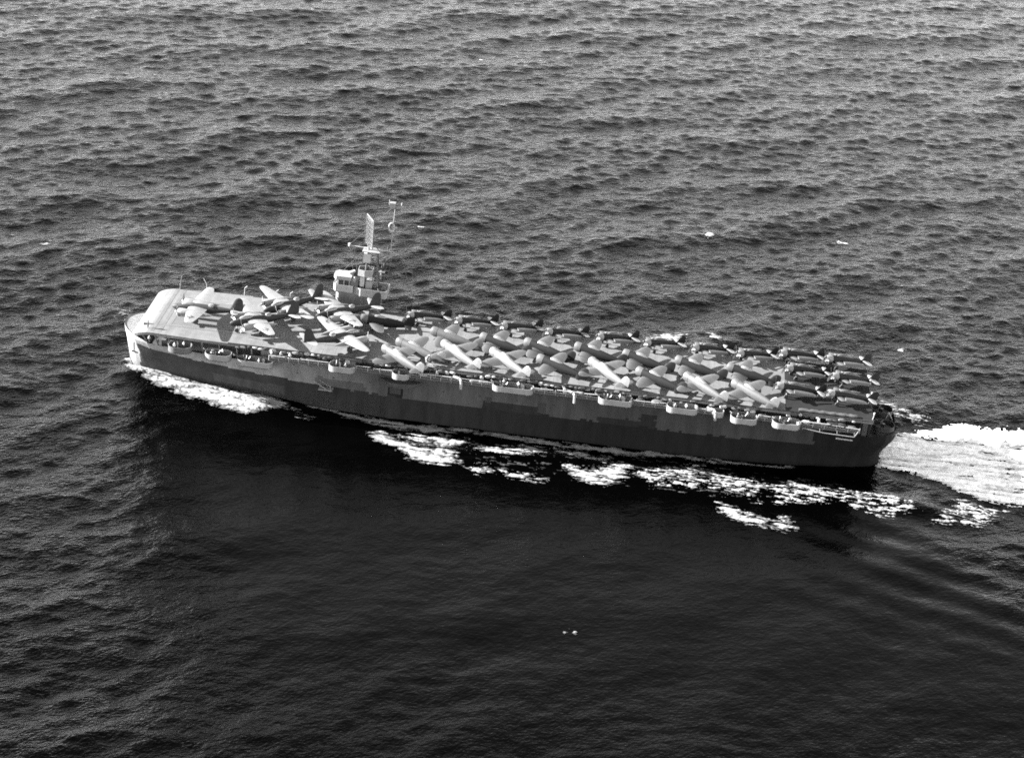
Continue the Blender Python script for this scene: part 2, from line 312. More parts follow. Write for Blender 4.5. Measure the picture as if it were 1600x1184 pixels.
def make_foam():
    g = 'foam thrown off by the hull'
    foam('bow_wave', FP['bow'], 'thick white bow wave curling along the port side of the bow', 'bow wave', FOAM, .0, 1.0, .16, .35, .7, (1.8,1), group=g, thr=-.3, lv=(-.05,.6), lacy=.2)
    foam('wake', FP['wake'], 'broad pale churned wake streaming behind the stern', 'wake', WAKE, .12, 1.0, .22, .45, .55, (3.2,1), group=g, thr=-.1, lacy=.25, lv=(.25,.62))
    foam('froth_line', FP['hl'], 'thin grey line of froth running along the port waterline', 'froth', THIN, .5, .7, .2, .1, .9, (3,1), group=g)
    foam('froth_veil', [(-26,-16),(0,-13.5),(40,-11.5),(85,-14),(89,-22),(56,-26.5),(50,-27),(20,-27),(-5,-27),(-22,-21.5)], 'thin torn veil of grey froth linking the white foam patches off the port side', 'froth', [foam_mat('faint_froth', .006, .6, 1.5), foam_mat('faint_foam', .014, .6, 1.4), foam_mat('torn_foam', .035, .6, 1.2)], 1.35, 1.5, .2, .06, .7, (2.2,1), group=g, lacy=1.0, lift=.035)
    L = {'p1':('white slash of foam nearest the bow off the port side',.25),'p2':('foam streak close to the hull above the foremost white slash',.5),
     'p3':('long white foam patch beside the hull amidships',.35),'p4':('narrow foam streak touching the hull just aft of midships',.5),
     'p5':('small foam patch below the foremost white slash',.5),'p6':('small ragged foam patch farther out amidships',.45),
     'p7':('compact bright foam patch midway along the port foam line',.25),'p8':('large lacy foam field below the aft gun tubs',.6),
     'p9':('isolated slanting white crest farthest out from the hull',.2),'p10':('small isolated white crest right of the slanting outer crest',.2),
     'p11':('long lacy foam band off the port quarter leading to the wake',.6),'p12':('lacy foam patch where the side foam meets the wake',.55),
     'lace':('broken lacy foam off the starboard quarter behind the deck end',.7),'f1':('white crest on the far side behind the starboard aircraft row',.3),
     'f2':('tiny white crest on the far side aft of its larger neighbour',.4),'f3':('small white crest on the far side of the bow',.3),'f4':('short white curl just aft of the bow wave',.35)}
    for k,(lb,h) in L.items():
        foam('foam_patch', FP[k], lb, 'foam', FOAM, h*.6, 1.6, .15, .2, .7, (1.7,1), group=g, lacy=.9 if h > .5 else (.5 if h > .3 else .15))
    for i,(x,y,s,lb) in enumerate([(39.6,114.2,1.5,'faint white crest in the open sea above the aft deck'),(73.4,121.5,1.4,'faint white crest in the open sea upper right of the stern'),
        (20,-82.6,1.0,'lone white fleck in the dark water below the ship'),(-30.2,97,.8,'white fleck in the sea right of the radio mast'),(83.6,56,1.0,'white fleck in the sea beyond the stern'),
        (-111.3,58.1,.8,'white fleck in the sea at the far left'),(-31.7,243.3,.9,'white fleck high in the sea at top centre')]):
        th = np.linspace(0, 2*math.pi, 9)[:-1]
        s *= .6; P = [(x+s*1.5*math.cos(t), y+s*(.8 if y < 0 else 1.6)*math.sin(t)) for t in th]
        foam('whitecap', P, lb, 'whitecap', FOAM, .2, .8, .17, .2, .9, group='scattered whitecaps', lift=.08)
make_foam()

# ------------------------------------------------------------------ the carrier
H = 13.14
ship = empty('aircraft_carrier', (0,0,0)); tag(ship, 'camouflaged escort aircraft carrier under way with a deck full of aircraft', 'aircraft carrier')
def interp(t, pts):
    return float(np.interp(t, [p[0] for p in pts], [p[1] for p in pts]))
BW = [(-76,.05),(-72,.9),(-67.5,1.9),(-59,3.9),(-52,5.6),(-44,7.3),(-33,9.0),(-22,9.9),(35,9.9),(50,9.2),(60,8.2),(70,6.2),(74,4.6),(76,3.0)]
BD = [(-76,.5),(-75.85,1.6),(-75.4,3.0),(-74.6,4.4),(-73,6.0),(-70,7.6),(-63,9.1),(-55,9.8),(-45,10.05),(50,10.05),(65,9.7),(71,8.9),(74,7.4),(75.3,5.6),(76,3.6)]
def stem(z): return -76-1.5*min(1, max(0, z)/10)
def sternx(z): return 75.8+2.3*float(sstep(2, 6.5, np.array(z)))
def hull_pt(X, z):      # X in nominal -76..76
    t = (X+76)/152; xs, xe = stem(z), sternx(z); x = xs+t*(xe-xs)
    wz = min(1, max(0, z/9))**1.25
    b = interp(X, BW)*(1-wz)+interp(X, BD)*wz
    if z < 0: b *= max(.3, 1+z/9)
    return x, b
def ztop(X):
    if X < -70: return 10.3-.2*(X+76)
    if X < -47: return 9.0
    if X < 69: return 11.75
    return 8.2
def paint_of(x, z):
    x += (float(fbm(np.array(x*.9), np.array(z*.9+50), 3))-.5)*1.1; z += (float(fbm(np.array(x*.7+30), np.array(z*.7), 3))-.5)*.5
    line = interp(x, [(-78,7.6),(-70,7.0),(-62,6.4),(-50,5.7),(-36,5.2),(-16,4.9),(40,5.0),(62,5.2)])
    if x < -74.0: return 5.5  # sunlit bow front put into the paint
    if x < -63.5 and z > line+.3: return 6.0  # brighter paint carries the sunlight on the flared bow plating
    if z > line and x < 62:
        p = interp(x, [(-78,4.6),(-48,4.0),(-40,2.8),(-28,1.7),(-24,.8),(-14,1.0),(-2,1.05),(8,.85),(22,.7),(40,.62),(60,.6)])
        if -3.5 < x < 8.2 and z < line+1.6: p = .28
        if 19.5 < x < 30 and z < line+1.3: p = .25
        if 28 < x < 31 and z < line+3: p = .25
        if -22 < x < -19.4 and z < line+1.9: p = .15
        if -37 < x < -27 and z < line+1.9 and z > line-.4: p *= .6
        return p
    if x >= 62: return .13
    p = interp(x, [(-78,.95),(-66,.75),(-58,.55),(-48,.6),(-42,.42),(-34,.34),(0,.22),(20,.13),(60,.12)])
    if -58 < x < -43 and 1.2 < z < 3.4: p *= 1.5
    return p
def make_hull():
    Xs = sorted(set([round(v,2) for v in np.concatenate([np.linspace(-76,-68,65), np.linspace(-68,66,224), np.linspace(66,76,41)])]+[-72.01,-47.01,-46.99,68.99,69.01]))
    NZ = 34; verts = []; faces = []; paint = []
    for side in (-1, 1):
        base = len(verts)
        for X in Xs:
            zt = ztop(X)
            for k in range(NZ+1):
                z = -3+(zt+3)*k/NZ; x, b = hull_pt(X, z); verts.append((x, side*b, z))
        for i in range(len(Xs)-1):
            for k in range(NZ):
                a = base+i*(NZ+1)+k; f = (a, a+NZ+1, a+NZ+2, a+1)
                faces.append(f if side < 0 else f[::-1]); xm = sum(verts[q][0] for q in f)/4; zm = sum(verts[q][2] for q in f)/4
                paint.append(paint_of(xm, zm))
    n1 = len(Xs)*(NZ+1)
    for k in range(NZ):         # stem and transom strips
        faces.append((k, k+1, n1+k+1, n1+k)); paint.append(1.9)
        a = (len(Xs)-1)*(NZ+1)+k; faces.append((a, n1+a, n1+a+1, a+1)); paint.append(.2)
    for i in range(len(Xs)-1):  # weather deck closing the hull, a metre below the bulwark top where the side is a bulwark
        z = ztop((Xs[i]+Xs[i+1])/2)
        drop = .12 if Xs[i] < -73.4 else (1.0 if (Xs[i] < -47 or Xs[i] > 69) else 0)
        o = len(verts)
        for X in (Xs[i], Xs[i+1]):
            x, b = hull_pt(X, z-drop); verts += [(x,-b,z-drop),(x,b,z-drop)]
        faces.append((o, o+2, o+3, o+1)); paint.append(5.0 if Xs[i] < -73.4 else .8)  # bow deck paint brightened to carry its sunlit white
    me = bpy.data.meshes.new('hull'); me.from_pydata(verts, [], faces)
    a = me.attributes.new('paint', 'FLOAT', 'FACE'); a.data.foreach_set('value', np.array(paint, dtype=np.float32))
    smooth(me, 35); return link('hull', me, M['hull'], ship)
hull = make_hull()
# rubbing strakes, stem bar, hawse and side doors
mb = MB()
for x0 in np.arange(-46, 68, 3.0):
    for z in (9.9,):
        xa, b1 = hull_pt(x0, z); xb, b2 = hull_pt(x0+3.0, z); mb.bar((xa,-b1-.02,z),(xb,-b2-.02,z),.07,n=6)
mb.build('rubbing_strake', M['dark'], hull)
mb = MB(); mb.path([(stem(z)-.05,0,z) for z in (-1,0,2,4,6,8,10.1)], .22); mb.build('stem_bar', M['tub'], hull)
for (x0,x1,z0,z1) in ((-21.8,-19.6,5.6,7.5),(7.6,9.2,5.4,7.6),(-2.8,-1.6,6.2,7.4)):
    b = hull_pt((x0+x1)/2, 6)[1]; MB().box((x0,-b-.06,z0),(x1,-b+.1,z1)).build('side_door', M['dark'], hull, sm=False)
random.seed(3)
for x in np.arange(-55, 60, 7.3):
    z = 7.4 if x < 62 else 6; b = hull_pt(x, z)[1]
    MB().bar((x,-b-.04,z),(x,-b+.05,z),.17,n=10).build('porthole', M['dark'], hull)
xa, ba = hull_pt(-73.2, 7.6)
mb = MB(); mb.bar((xa-.2,-ba-.05,7.6),(xa-.1,-ba-.45,5.6),.12); mb.bar((xa-.7,-ba-.35,5.8),(xa+.7,-ba-.5,5.5),.16); mb.build('anchor', M['dark'], hull)

def half_w(x): return interp(x, [(-73.6,11.0),(-72,11.4),(-60,12.1),(-54,12.2),(73,12.2)])
def deck_z(x): return H-.95*max(0, (-69.2-x)/4.2)**2
def make_deck():
    Xs = [-73.4,-72.9,-72.2,-71.4,-70.5,-69.2]+list(np.arange(-66,72.6,3.0))+[72.5]
    v = []; f = []
    for x in Xs:
        hw = half_w(x); z = deck_z(x)
        if x < -73: hw -= .6
        v += [(x,-hw,z),(x,hw,z),(x,-hw,z-.55),(x,hw,z-.55)]
    for i in range(len(Xs)-1):
        a = 4*i; b = a+4
        f += [(a,b,b+1,a+1),(a+2,a+3,b+3,b+2),(a,a+2,b+2,b),(a+1,b+1,b+3,a+3)]
    e = 4*(len(Xs)-1); f += [(0,1,3,2),(e,e+2,e+3,e+1)]
    me = bpy.data.meshes.new('flight_deck'); me.from_pydata(v, [], f); return link('flight_deck', me, M['deck'], ship)
deck = make_deck()
dm2 = mat('worn_elevator_planking', 0.075, .75, .3, .15, .6); dm3 = mat('deck_strip_paint', 0.0816, .8, .2, .2, .8); dm4 = mat('tie_down_steel', 0.1054, .7, .3, .2, .8); dm5 = mat('shade_black_planking', 0.006, .8, .2, .3, .5)
MB().box((-66.5,-6.6,H),(-53.5,6.6,H+.02)).build('elevator_platform', dm2, deck, sm=False)
MB().box((46,-6.4,H),(58,6.4,H+.02)).build('elevator_platform', dm2, deck, sm=False)
for y in (-6.75, 6.75): MB().box((-66.7,y-.08,H),(-53.3,y+.08,H+.035)).build('elevator_coaming', M['tub'], deck, sm=False)
for x in (-66.65,-53.35): MB().box((x-.1,-6.6,H),(x+.1,6.6,H+.03)).build('elevator_coaming', dm3, deck, sm=False)
for x0 in (-69.9,-68.4): MB().box((x0,-10.6,H+.004),(x0+.7,11.2,H+.02)).build('deck_strip', dm3, deck, sm=False)
MB().box((55.5,-11.9,H+.003),(72.4,11.9,H+.045)).build('aft_deck_shade', dm5, deck, sm=False)  # black sheet painting in the shade between the stern aircraft
MB().box((-72,-7.4,H-.7),(-30,-7.05,H+.015)).build('catapult_track', M['grey'], deck, sm=False)
mb = MB()
for s in (-1,1):
    mb.box((-54, s*12.2-.12 if s<0 else 12.2-.12, H),( 72.4, s*12.2+.12 if s<0 else 12.2+.12, H+.16))
mb.build('deck_edge_coaming', M['dark'], deck, sm=False)
for x in np.arange(-50, 70, 2.4):
    MB().box((x,-12.0,H+.002),(x+.12,12.0,H+.012)).build('tie_down_strip', dm4, deck, sm=False)

# gallery, hangar wall and structure below the flight deck
MB().box((-66,-8.2,8),(-47,8.2,12.6)).build('gallery_bulkhead', M['grey'], ship, sm=False); MB().box((66,-8,7.3),(72,8,12.6)).build('gallery_bulkhead', M['grey'], ship, sm=False)
for s in (-1,1):
    for x in (-71.5,-69,-66.2,-63,-59.5,-56,-52.5,-49.5):
        xx, b = hull_pt(x, 8.2)
        MB().bar((x, s*(b-.4), 8.0), (x, s*(half_w(x)-.7), deck_z(x)-.5), .16, .16).build('deck_support', M['tub'] if s<0 else M['grey'], ship)
    for x in (70.3, 72.2):
        MB().bar((x, s*7.2, 7.2), (x, s*11.4, H-.5), .18, .18).build('deck_support', M['dark'], ship)
def catwalk(x0, x1, s, z=11.35, wd=1.55):
    y0 = s*12.2; y1 = s*(12.2+wd)
    cw = MB().box((x0,min(y0,y1),z-.12),(x1,max(y0,y1),z)).build('catwalk', M['grey'], ship, sm=False)
    mb = MB(); n = max(2, int((x1-x0)/1.9)); 
    for i in range(n+1):
        x = x0+(x1-x0)*i/n; mb.bar((x,y1,z),(x,y1,z+1.05),.05,n=5)
    mb.bar((x0,y1,z+.55),(x1,y1,z+.55),.035,n=5)
    xa = x0
    while xa < x1-.2:
        xb = min(x1, xa+random.uniform(2.2,6)); dz = random.uniform(-.14,.1); mb.bar((xa,y1,z+1.0+dz),(xb,y1,z+1.0+dz+random.uniform(-.08,.08)),random.uniform(.05,.1),n=5); xa = xb+random.uniform(0,.8)
    mb.build('railing', M['white'], cw)
    # splash curtain of canvas along parts of the rail
    mb = MB().box((x0, y1-s*.03-.02, z+.02),(x1, y1-s*.03+.02, z+.42)); mb.build('toe_board', M['net'] if s<0 else M['grey'], cw, sm=False)
    k = 0
    for x in np.arange(x0+1, x1-.3, 3.4):
        mb = MB(); mb.add([(x,s*10.0,z-2.2),(x,s*10.0,z-.14),(x,y1,z-.14),(x+.14,s*10.0,z-2.2),(x+.14,s*10.0,z-.14),(x+.14,y1,z-.14)],[(0,1,2),(5,4,3),(0,3,4,1),(1,4,5,2),(2,5,3,0)])
        mb.build('bracket', M['tub'], cw, sm=False)
    return cw
TUBS = [(-63.2,10.9,4.6,3.6,1,'dark'),(-55.6,10.2,5.2,3.4,2,'tub'),(-48.3,9.6,7.2,3.0,2,'tub'),(-31.0,11.0,5.2,3.0,1,'tub'),(-19.4,11.0,3.4,3.0,1,'tub'),
        (2.6,11.1,8.0,3.0,2,'tub'),(22.6,11.1,6.6,3.0,2,'tub'),(35.6,11.1,6.0,3.0,1,'tub'),(42.6,10.9,2.2,2.2,0,'tub'),(47.6,10.7,5.2,3.4,2,'tub'),(55.8,10.7,5.4,3.4,2,'tub')]
edges = [-46]
segs = []
tb = [t for t in TUBS if t[0] > -46]
p = -45.5
for t in tb:
    if t[0]-t[2]/2-p > 1.2: segs.append((p, t[0]-t[2]/2-.15))
    p = t[0]+t[2]/2+.15
segs.append((p, 70))
for a,b in segs: catwalk(a, b, -1, 11.35 if a < 58 else 11.1)
for a,b in ((-46,-39),(-25,-2),(2,30),(34,66)): catwalk(a, b, 1)
def rrect(l, w, r, n=6):
    pts = []
    for cx, cy, a0 in ((l/2-r,w/2-r,0),(-l/2+r,w/2-r,90),(-l/2+r,-w/2+r,180),(l/2-r,-w/2+r,270)):
        for i in range(n+1):
            a = R(a0+90*i/n); pts.append((cx+r*math.cos(a), cy+r*math.sin(a)))
    return pts
def gun_mesh(kind):
    mb = MB()
    mb.bar((0,0,0),(0,0,.75),.42,.3,10)
    if kind == 2:
        mb.box((-.5,-.75,.7),(.55,.75,1.25)); mb.box((-.62,-.95,.6),(-.5,-.3,1.6)); mb.box((-.62,.3,.6),(-.5,.95,1.6))
        for y in (-.22,.22): mb.bar((-.4,y,1.15),(-2.7,y,2.1),.085,.06,8); mb.bar((-2.55,y,2.03),(-2.8,y,2.14),.11,.13,8)
        mb.bar((.2,-.6,1.2),(.5,-.6,1.7),.18,.16,8)
    else:
        mb.box((-.25,-.25,.7),(.4,.25,1.15)); mb.box((-.35,-.6,.75),(-.28,.6,1.65))
        mb.bar((-.2,0,1.05),(-1.9,0,1.7),.06,.04,8); mb.bar((.3,-.25,.9),(.75,-.3,.75),.06); mb.bar((.3,.25,.9),(.75,.3,.75),.06)
    return mb.mesh('gun')
GM = {1:gun_mesh(1), 2:gun_mesh(2)}
def tub(x, y, z, l, wdt, kind, mt, s=-1, hgt=1.25):
    r = min(l, wdt)*.42; o = rrect(l, wdt, r); i_ = rrect(l-.16, wdt-.16, r-.08); n = len(o)
    t = empty('gun_tub', (x,y,z), 0, ship)
    mb = MB(); mb.add([(a,b,0) for a,b in o]+[(a,b,hgt) for a,b in o]+[(a,b,hgt) for a,b in i_]+[(a,b,.1) for a,b in i_],
        [(k,(k+1)%n,n+(k+1)%n,n+k) for k in range(n)]+[(n+k,n+(k+1)%n,2*n+(k+1)%n,2*n+k) for k in range(n)]+[(2*n+k,2*n+(k+1)%n,3*n+(k+1)%n,3*n+k) for k in range(n)])
    mb.build('tub_wall', mt, t, ang=50)
    mb = MB(); mb.prism(o, -.02, .1)
    # tapering sponson under the tub, back to the hull side
    q = [(a*.8, (b+wdt/2)*.25-wdt/2 if s>0 else wdt/2-(wdt/2-b)*.25) for a,b in o]
    mb.add([(a,b,-.02) for a,b in o]+[(a*.7, b - s*1.6 if False else b, -.9) for a,b in q], [(k,(k+1)%n,n+(k+1)%n,n+k) for k in range(n)]+[tuple(range(n,2*n))])
    mb.build('tub_floor', M['grey'], t, sm=False)
    if kind: link('gun', GM[kind], M['steel'], t, (-.2 if l<6 else -l*.22,0,.1), R(0 if s<0 else 0)+R(28*(1 if s<0 else -1)))
    if l > 6: link('gun', GM[1], M['steel'], t, (l*.26,0,.1), R(40))
    return t
for (x,z,l,wd,kd,mm) in TUBS:
    tub(x, -12.4-wd/2+(.9 if x<-46 else .25), z, l, wd, kd, M[mm] if mm!='dark' else M['grey'])
for (x,z,l,wd,kd) in ((-56,10.6,5,3.2,2),(-44,11,4,3,1),(0,11,3.6,3,1),(32,11,3.8,3,2),(50,10.8,4.6,3,2)):
    tub(x, 12.4+wd/2-.2, z, l, wd, kd, M['tub'], 1)
for (x,y) in ((75.6,-3.6),(75.6,3.6)): tub(x, y, 7.9, 4.2, 4.2, 1, M['dark'], 1)
# boat-shaped sponson below the forward midships tub, and the boat boom ahead of it
def sponson(x, z, l, d, hgt, mt):
    mb = MB(); n = 14; top = []; bot = []
    for i in range(n+1):
        t = -1+2*i/n; yy = d*math.sqrt(max(0, 1-t*t)); top.append((x+t*l/2, -9.9-yy, z+hgt)); bot.append((x+t*l/2*.8, -9.9-yy*.55, z-.5*(1-t*t)))
    top += [(x+l/2,-9.6,z+hgt),(x-l/2,-9.6,z+hgt)]; bot += [(x+l/2*.8,-9.6,z),(x-l/2*.8,-9.6,z)]; k = len(top)
    mb.add(top+bot, [(i,(i+1)%k,k+(i+1)%k,k+i) for i in range(k)]+[tuple(range(k)), tuple(range(2*k-1,k-1,-1))])
    return mb.build('side_sponson', mt, ship, ang=50)
sponson(-19.6, 8.0, 8.4, 2.6, 1.0, M['grey'])
mb = MB(); mb.bar((-37,-10,6.2),(-33.4,-11.6,5.1),.1); mb.box((-35.8,-11.6,5.2),(-33.0,-10.0,5.35)); mb.bar((-33.4,-11.6,5.2),(-33.4,-11.6,6.3),.06); mb.bar((-36,-10,6.6),(-33.4,-11.6,6.2),.05)
mb.build('boarding_platform', M['tub'], ship, sm=False)
# davit-like white funnels, uptakes along the port gallery
for x in (-7.6, 9.6+5, 42.0):
    mb = MB(); mb.path([(x-1.6,-12.9,12.25),(x-.2,-13.6,12.2),(x+.1,-14.2,11.9),(x+.15,-14.4,10.4)], .28, 8); mb.build('vent_trunk', M['tub'], ship)
# canvas-covered bundles, nets and floats stowed along the port gallery
random.seed(5)
for i, x in enumerate(np.arange(-44, 69, 1.7)):
    if any(abs(x-t[0]) < t[2]/2+.4 for t in TUBS) or random.random() < .12: continue
    l = random.uniform(.6,1.5); h = random.uniform(.4,1.15); mb = MB(); nn = 10; rr = []
    for k,(u,s_) in enumerate(((-1,.25),(-.85,.75),(-.4,1),(.1,.9),(.5,1),(.88,.7),(1,.2))):
        rr.append([(u*l, .42*s_*math.cos(2*math.pi*j/nn), h*.5+h*.55*s_*math.sin(2*math.pi*j/nn)*(1+.2*random.random())) for j in range(nn)])
    mb.rings(rr); mb.build('covered_bundle', M[random.choice(['canvas','grey','net','net','dark','dark','grey'])], ship, loc=(x, -12.9, 11.36), rz=R(random.uniform(-6,6)))
for i, x in enumerate(np.arange(-52, 70, 1.15)):
    if random.random() < .25: continue
    l = random.uniform(.3,.8); h = random.uniform(.3,.7); w_ = random.uniform(.15,.4); mb = MB(); nn = 8; rr = []
    for u,s_ in ((-1,.3),(-.8,.8),(0,1),(.75,.85),(1,.3)):
        rr.append([(u*l, w_*s_*math.cos(2*math.pi*j/nn), h*.6*s_*math.sin(2*math.pi*j/nn)*(.8+.5*random.random())) for j in range(nn)])
    mb.rings(rr); mb.build('stowed_gear', M[random.choice(['canvas','tub','net','net','dark','dark','grey'])], ship, loc=(x, -12.42-random.uniform(0,.25), H-random.uniform(.05,.75)), rz=R(random.uniform(-12,12)))
# safety net frames outboard aft and forward
for (x0,x1,z) in ((59,69,11.9),):
    mb = MB(); 
    for i in range(4): x = x0+(x1-x0)*i/3; mb.bar((x,-12.6,z-.4),(x,-14.9,z-1.0),.03,n=5)
    mb.path([(x0,-14.9,z-.6),(x0+4,-15.1,z-1.0),(x1,-14.9,z-1.2)], .09, 6); mb.bar((x1,-14.9,z-1.2),(x1+1,-13.4,z-.2),.1); mb.bar((x1-3.4,-15,z-1.9),(x1-.2,-15,z-1.9),.14)
    mb.build('safety_net_frame', M['tub'], ship)
for j,x in enumerate((-68,-65.6,-61,-58,-53.6,-51,-47.6)):
    xx, b = hull_pt(x, 8.2); mb = MB(); mb.box((-.6,-.4,0),(.6,.4,1.3)); mb.box((-.66,-.46,1.3),(.66,.46,1.38)); mb.box((-.3,-.46,.3),(.3,-.4,1.1))
    mb.build('ready_locker', M['dark' if j%2 else 'grey'], ship, sm=False, loc=(x,-(b-1.6),8.0))
# bow forecastle fittings under the deck overhang
mb = MB()
for y in (-2.2, 2.2):
    mb.bar((-73.6,y,8.5),(-73.6,y,9.3),.3,.3,10); mb.bar((-70,y,8.5),(-70,y,9.2),.45,.4,10)
mb.build('mooring_bitts', M['dark'], ship)
MB().bar((-69.2,11.5,H-.6),(-68.9,11.6,H+2.9),.12,.09).build('jackstaff', M['grey'], ship)
mb = MB(); mb.path([(-63.8,12.5,11.6),(-63.9,12.7,H+1.3),(-64.6,12.9,H+2.4)], .07); mb.build('radio_whip', M['white'], ship)
for x in (-56,-51.5,-49.5,-46.5): MB().path([(x,12.6,11.4),(x+.1,12.7,H+1.5),(x+.6,12.8,H+1.9)], .08).build('edge_post', M['white'], ship)
for (y,z) in ((4.5,H+1.2),(-1.5,H+1.1),(-11.3,H+1.2)): 
    mb = MB(); mb.bar((72.3,y,H-.3),(72.5,y,z),.07); mb.bar((72.5,y,z),(72.5,y,z+.35),.17,.17,8); mb.build('deck_lamp_post', M['white'], ship)
mb = MB(); mb.path([(76.4,1.5,8),(76.8,1.5,9.4),(77.6,1.4,8.0),(78.6,1.2,6.0)], .09); mb.build('stern_ladder', M['white'], ship)

# ------------------------------------------------------------------ island and masts
isl = empty('island', (-32, 13.6, H), 0, ship)
def ip(mb, name, mt, sm=False, parent=None): return mb.build(name, mt, parent or isl, sm=sm)
ip(MB().prism([(-5.0,-.9),(-4.4,-1.6),(3.6,-1.6),(4.2,-1.2),(4.2,1.6),(-4.4,1.6),(-5.0,.9)], -1.2, 4.0), 'deckhouse', M['house'])
# bridge bulwark: an open walkway wall round the top of the deckhouse
def ring_wall(pts, z0, z1, th=.1):
    n = len(pts); cx = sum(p[0] for p in pts)/n; cy = sum(p[1] for p in pts)/n
    q = [(cx+(x-cx)*(1-th/abs(max(abs(x-cx),.8))), cy+(y-cy)*(1-th/abs(max(abs(y-cy),.8)))) for x,y in pts]
    mb = MB(); mb.add([(x,y,z0) for x,y in pts]+[(x,y,z1) for x,y in pts]+[(x,y,z1) for x,y in q]+[(x,y,z0) for x,y in q],
        [(i,(i+1)%n,n+(i+1)%n,n+i) for i in range(n)]+[(n+i,n+(i+1)%n,2*n+(i+1)%n,2*n+i) for i in range(n)]+[(2*n+i,2*n+(i+1)%n,3*n+(i+1)%n,3*n+i) for i in range(n)]); return mb
fwd = [(-5.6,-.9),(-5.0,-1.9),(-1.4,-2.1),(-1.4,2.0),(-5.0,2.0),(-5.6,1.0)]
aft = [(-1.3,-1.5),(.2,-2.3),(5.2,-2.5),(5.6,-2.0),(5.6,2.2),(-1.3,2.0)]
ip(MB().prism(fwd, 3.55, 3.7), 'bridge_floor', M['grey']); ip(MB().prism(aft, 3.2, 3.35), 'bridge_floor', M['grey'])
ip(ring_wall(fwd, 3.7, 5.15), 'bridge_bulwark', M['tub']); ip(ring_wall(aft, 3.35, 4.95), 'bridge_bulwark', M['tub'])
# pilot house: posts, window band, curved roof
ph = ip(MB().prism([(-5.2,-.8),(-4.7,-1.5),(-2.2,-1.5),(-2.2,1.4),(-4.7,1.4),(-5.2,.8)], 5.3, 6.15), 'pilot_house', M['dark'])
ip(MB().prism([(-5.6,-.9),(-5.0,-1.8),(-1.9,-1.8),(-1.9,1.7),(-5.0,1.7),(-5.6,.9)], 6.2, 6.95), 'roof', M['tub'], parent=ph)
for x,y in ((-5.15,-.85),(-4.6,-1.55),(-3.4,-1.55),(-2.3,-1.55)): ip(MB().bar((x,y,5.0),(x,y,6.2),.12,n=6), 'window_post', M['tub'], parent=ph)
ip(MB().box((-4.3,-1.3,5.15),(-3.4,-.6,5.9)), 'chart_table', M['tub'])
ip(MB().box((-2.1,-1.4,3.7),(-.6,1.2,6.0)), 'signal_house', M['grey'])
ip(MB().lathe_x([(-.3,.5),(.2,.75),(.5,.6)], (-1.5,-.9,6.2)), 'searchlight', M['tub'], True)
mb = MB(); mb.bar((-1.9,-.7,6.0),(-1.9,-.7,7.4),.3,.24,10); mb.bar((-2.3,-.7,7.5),(-1.3,-.7,8.1),.45,.3,10); ip(mb, 'gun_director', M['tub'], True)
mb = MB(); mb.box((1.0,-1.2,3.4),(2.4,1.2,6.2)); ip(mb, 'mast_house', M['tub'])
mb = MB(); mb.lathe_x([(-.9,.5),(-.5,.9),(.6,.9),(1.0,.5)], (4.0,-.4,4.6)); ip(mb, 'canvas_covered_director', M['dark'], True)
mb = MB(); mb.box((2.7,-1.6,3.4),(3.3,.6,5.4)); ip(mb, 'ready_locker', M['dark'])
mast = empty('mast', (1.9,0,4), 0, isl)
mb = MB()
for (x,y) in ((-1.4,-1.0),(-1.4,1.0),(1.6,-1.0),(1.6,1.0)): mb.bar((x,y,0),(x*.62,y*.62,8.8),.17,.13,8)
for z in (1.8,3.6,5.4,7.2):
    k = 1-.38*z/8.8; P = [(-1.4*k,-1*k,z),(1.6*k,-1*k,z),(1.6*k,1*k,z),(-1.4*k,1*k,z)]
    for a,b in zip(P, P[1:]+P[:1]): mb.bar(a,b,.07,n=5)
for z in (0,1.8,3.6,5.4): k = 1-.38*z/8.8; k2 = 1-.38*(z+1.8)/8.8; mb.bar((-1.4*k,-1*k,z),(1.6*k2,-1*k2,z+1.8),.06,n=5); mb.bar((1.6*k,1*k,z),(-1.4*k2,1*k2,z+1.8),.06,n=5)
ip(mb, 'lattice_tower', M['grey'], parent=mast)
ip(ring_wall([(-2.6,-1.2),(-1.2,-1.6),(.4,-1.2),(.4,1.2),(-1.2,1.4),(-2.6,1.0)], 3.4, 4.7).prism([(-2.6,-1.2),(-1.2,-1.6),(.4,-1.2),(.4,1.2),(-1.2,1.4),(-2.6,1.0)],3.3,3.4), 'lookout_platform', M['tub'], parent=mast)
ip(MB().box((-1.7,-.9,6.2),(-.3,.7,8.2)), 'radar_house', M['white'], parent=mast)
ip(MB().prism([(-2.0,-1.3),(1.8,-1.3),(1.8,1.3),(-2.0,1.3)], 8.6, 8.78), 'top_platform', M['tub'], parent=mast)
ip(MB().box((-2.1,-1.1,1.0),(-1.2,-.2,3.0)), 'flag_locker', M['white'], parent=mast)
ip(MB().lathe_x([(-.3,.3),(-.05,1.0),(.1,1.05),(.35,.5)], (2.6,-.4,6.4), 16), 'radar_dish', M['dark'], True, mast)
mb = MB(); mb.bar((2.0,-.4,5.3),(2.4,-.4,6.4),.12); mb.bar((2.1,-1,3.0),(2.1,-1,5.0),.14); mb.box((1.6,-1.3,4.6),(2.9,-.6,4.75)); ip(mb, 'dish_bracket', M['tub'], parent=mast)
mb = MB(); mb.bar((-5.2,.2,9.2),(4.6,-.2,8.9),.09); mb.bar((-4.9,.2,9.0),(-4.9,.2,9.6),.25,.25,8); mb.bar((3.0,-.2,8.9),(3.0,-.2,9.9),.06); ip(mb, 'yardarm', M['white'], parent=mast)
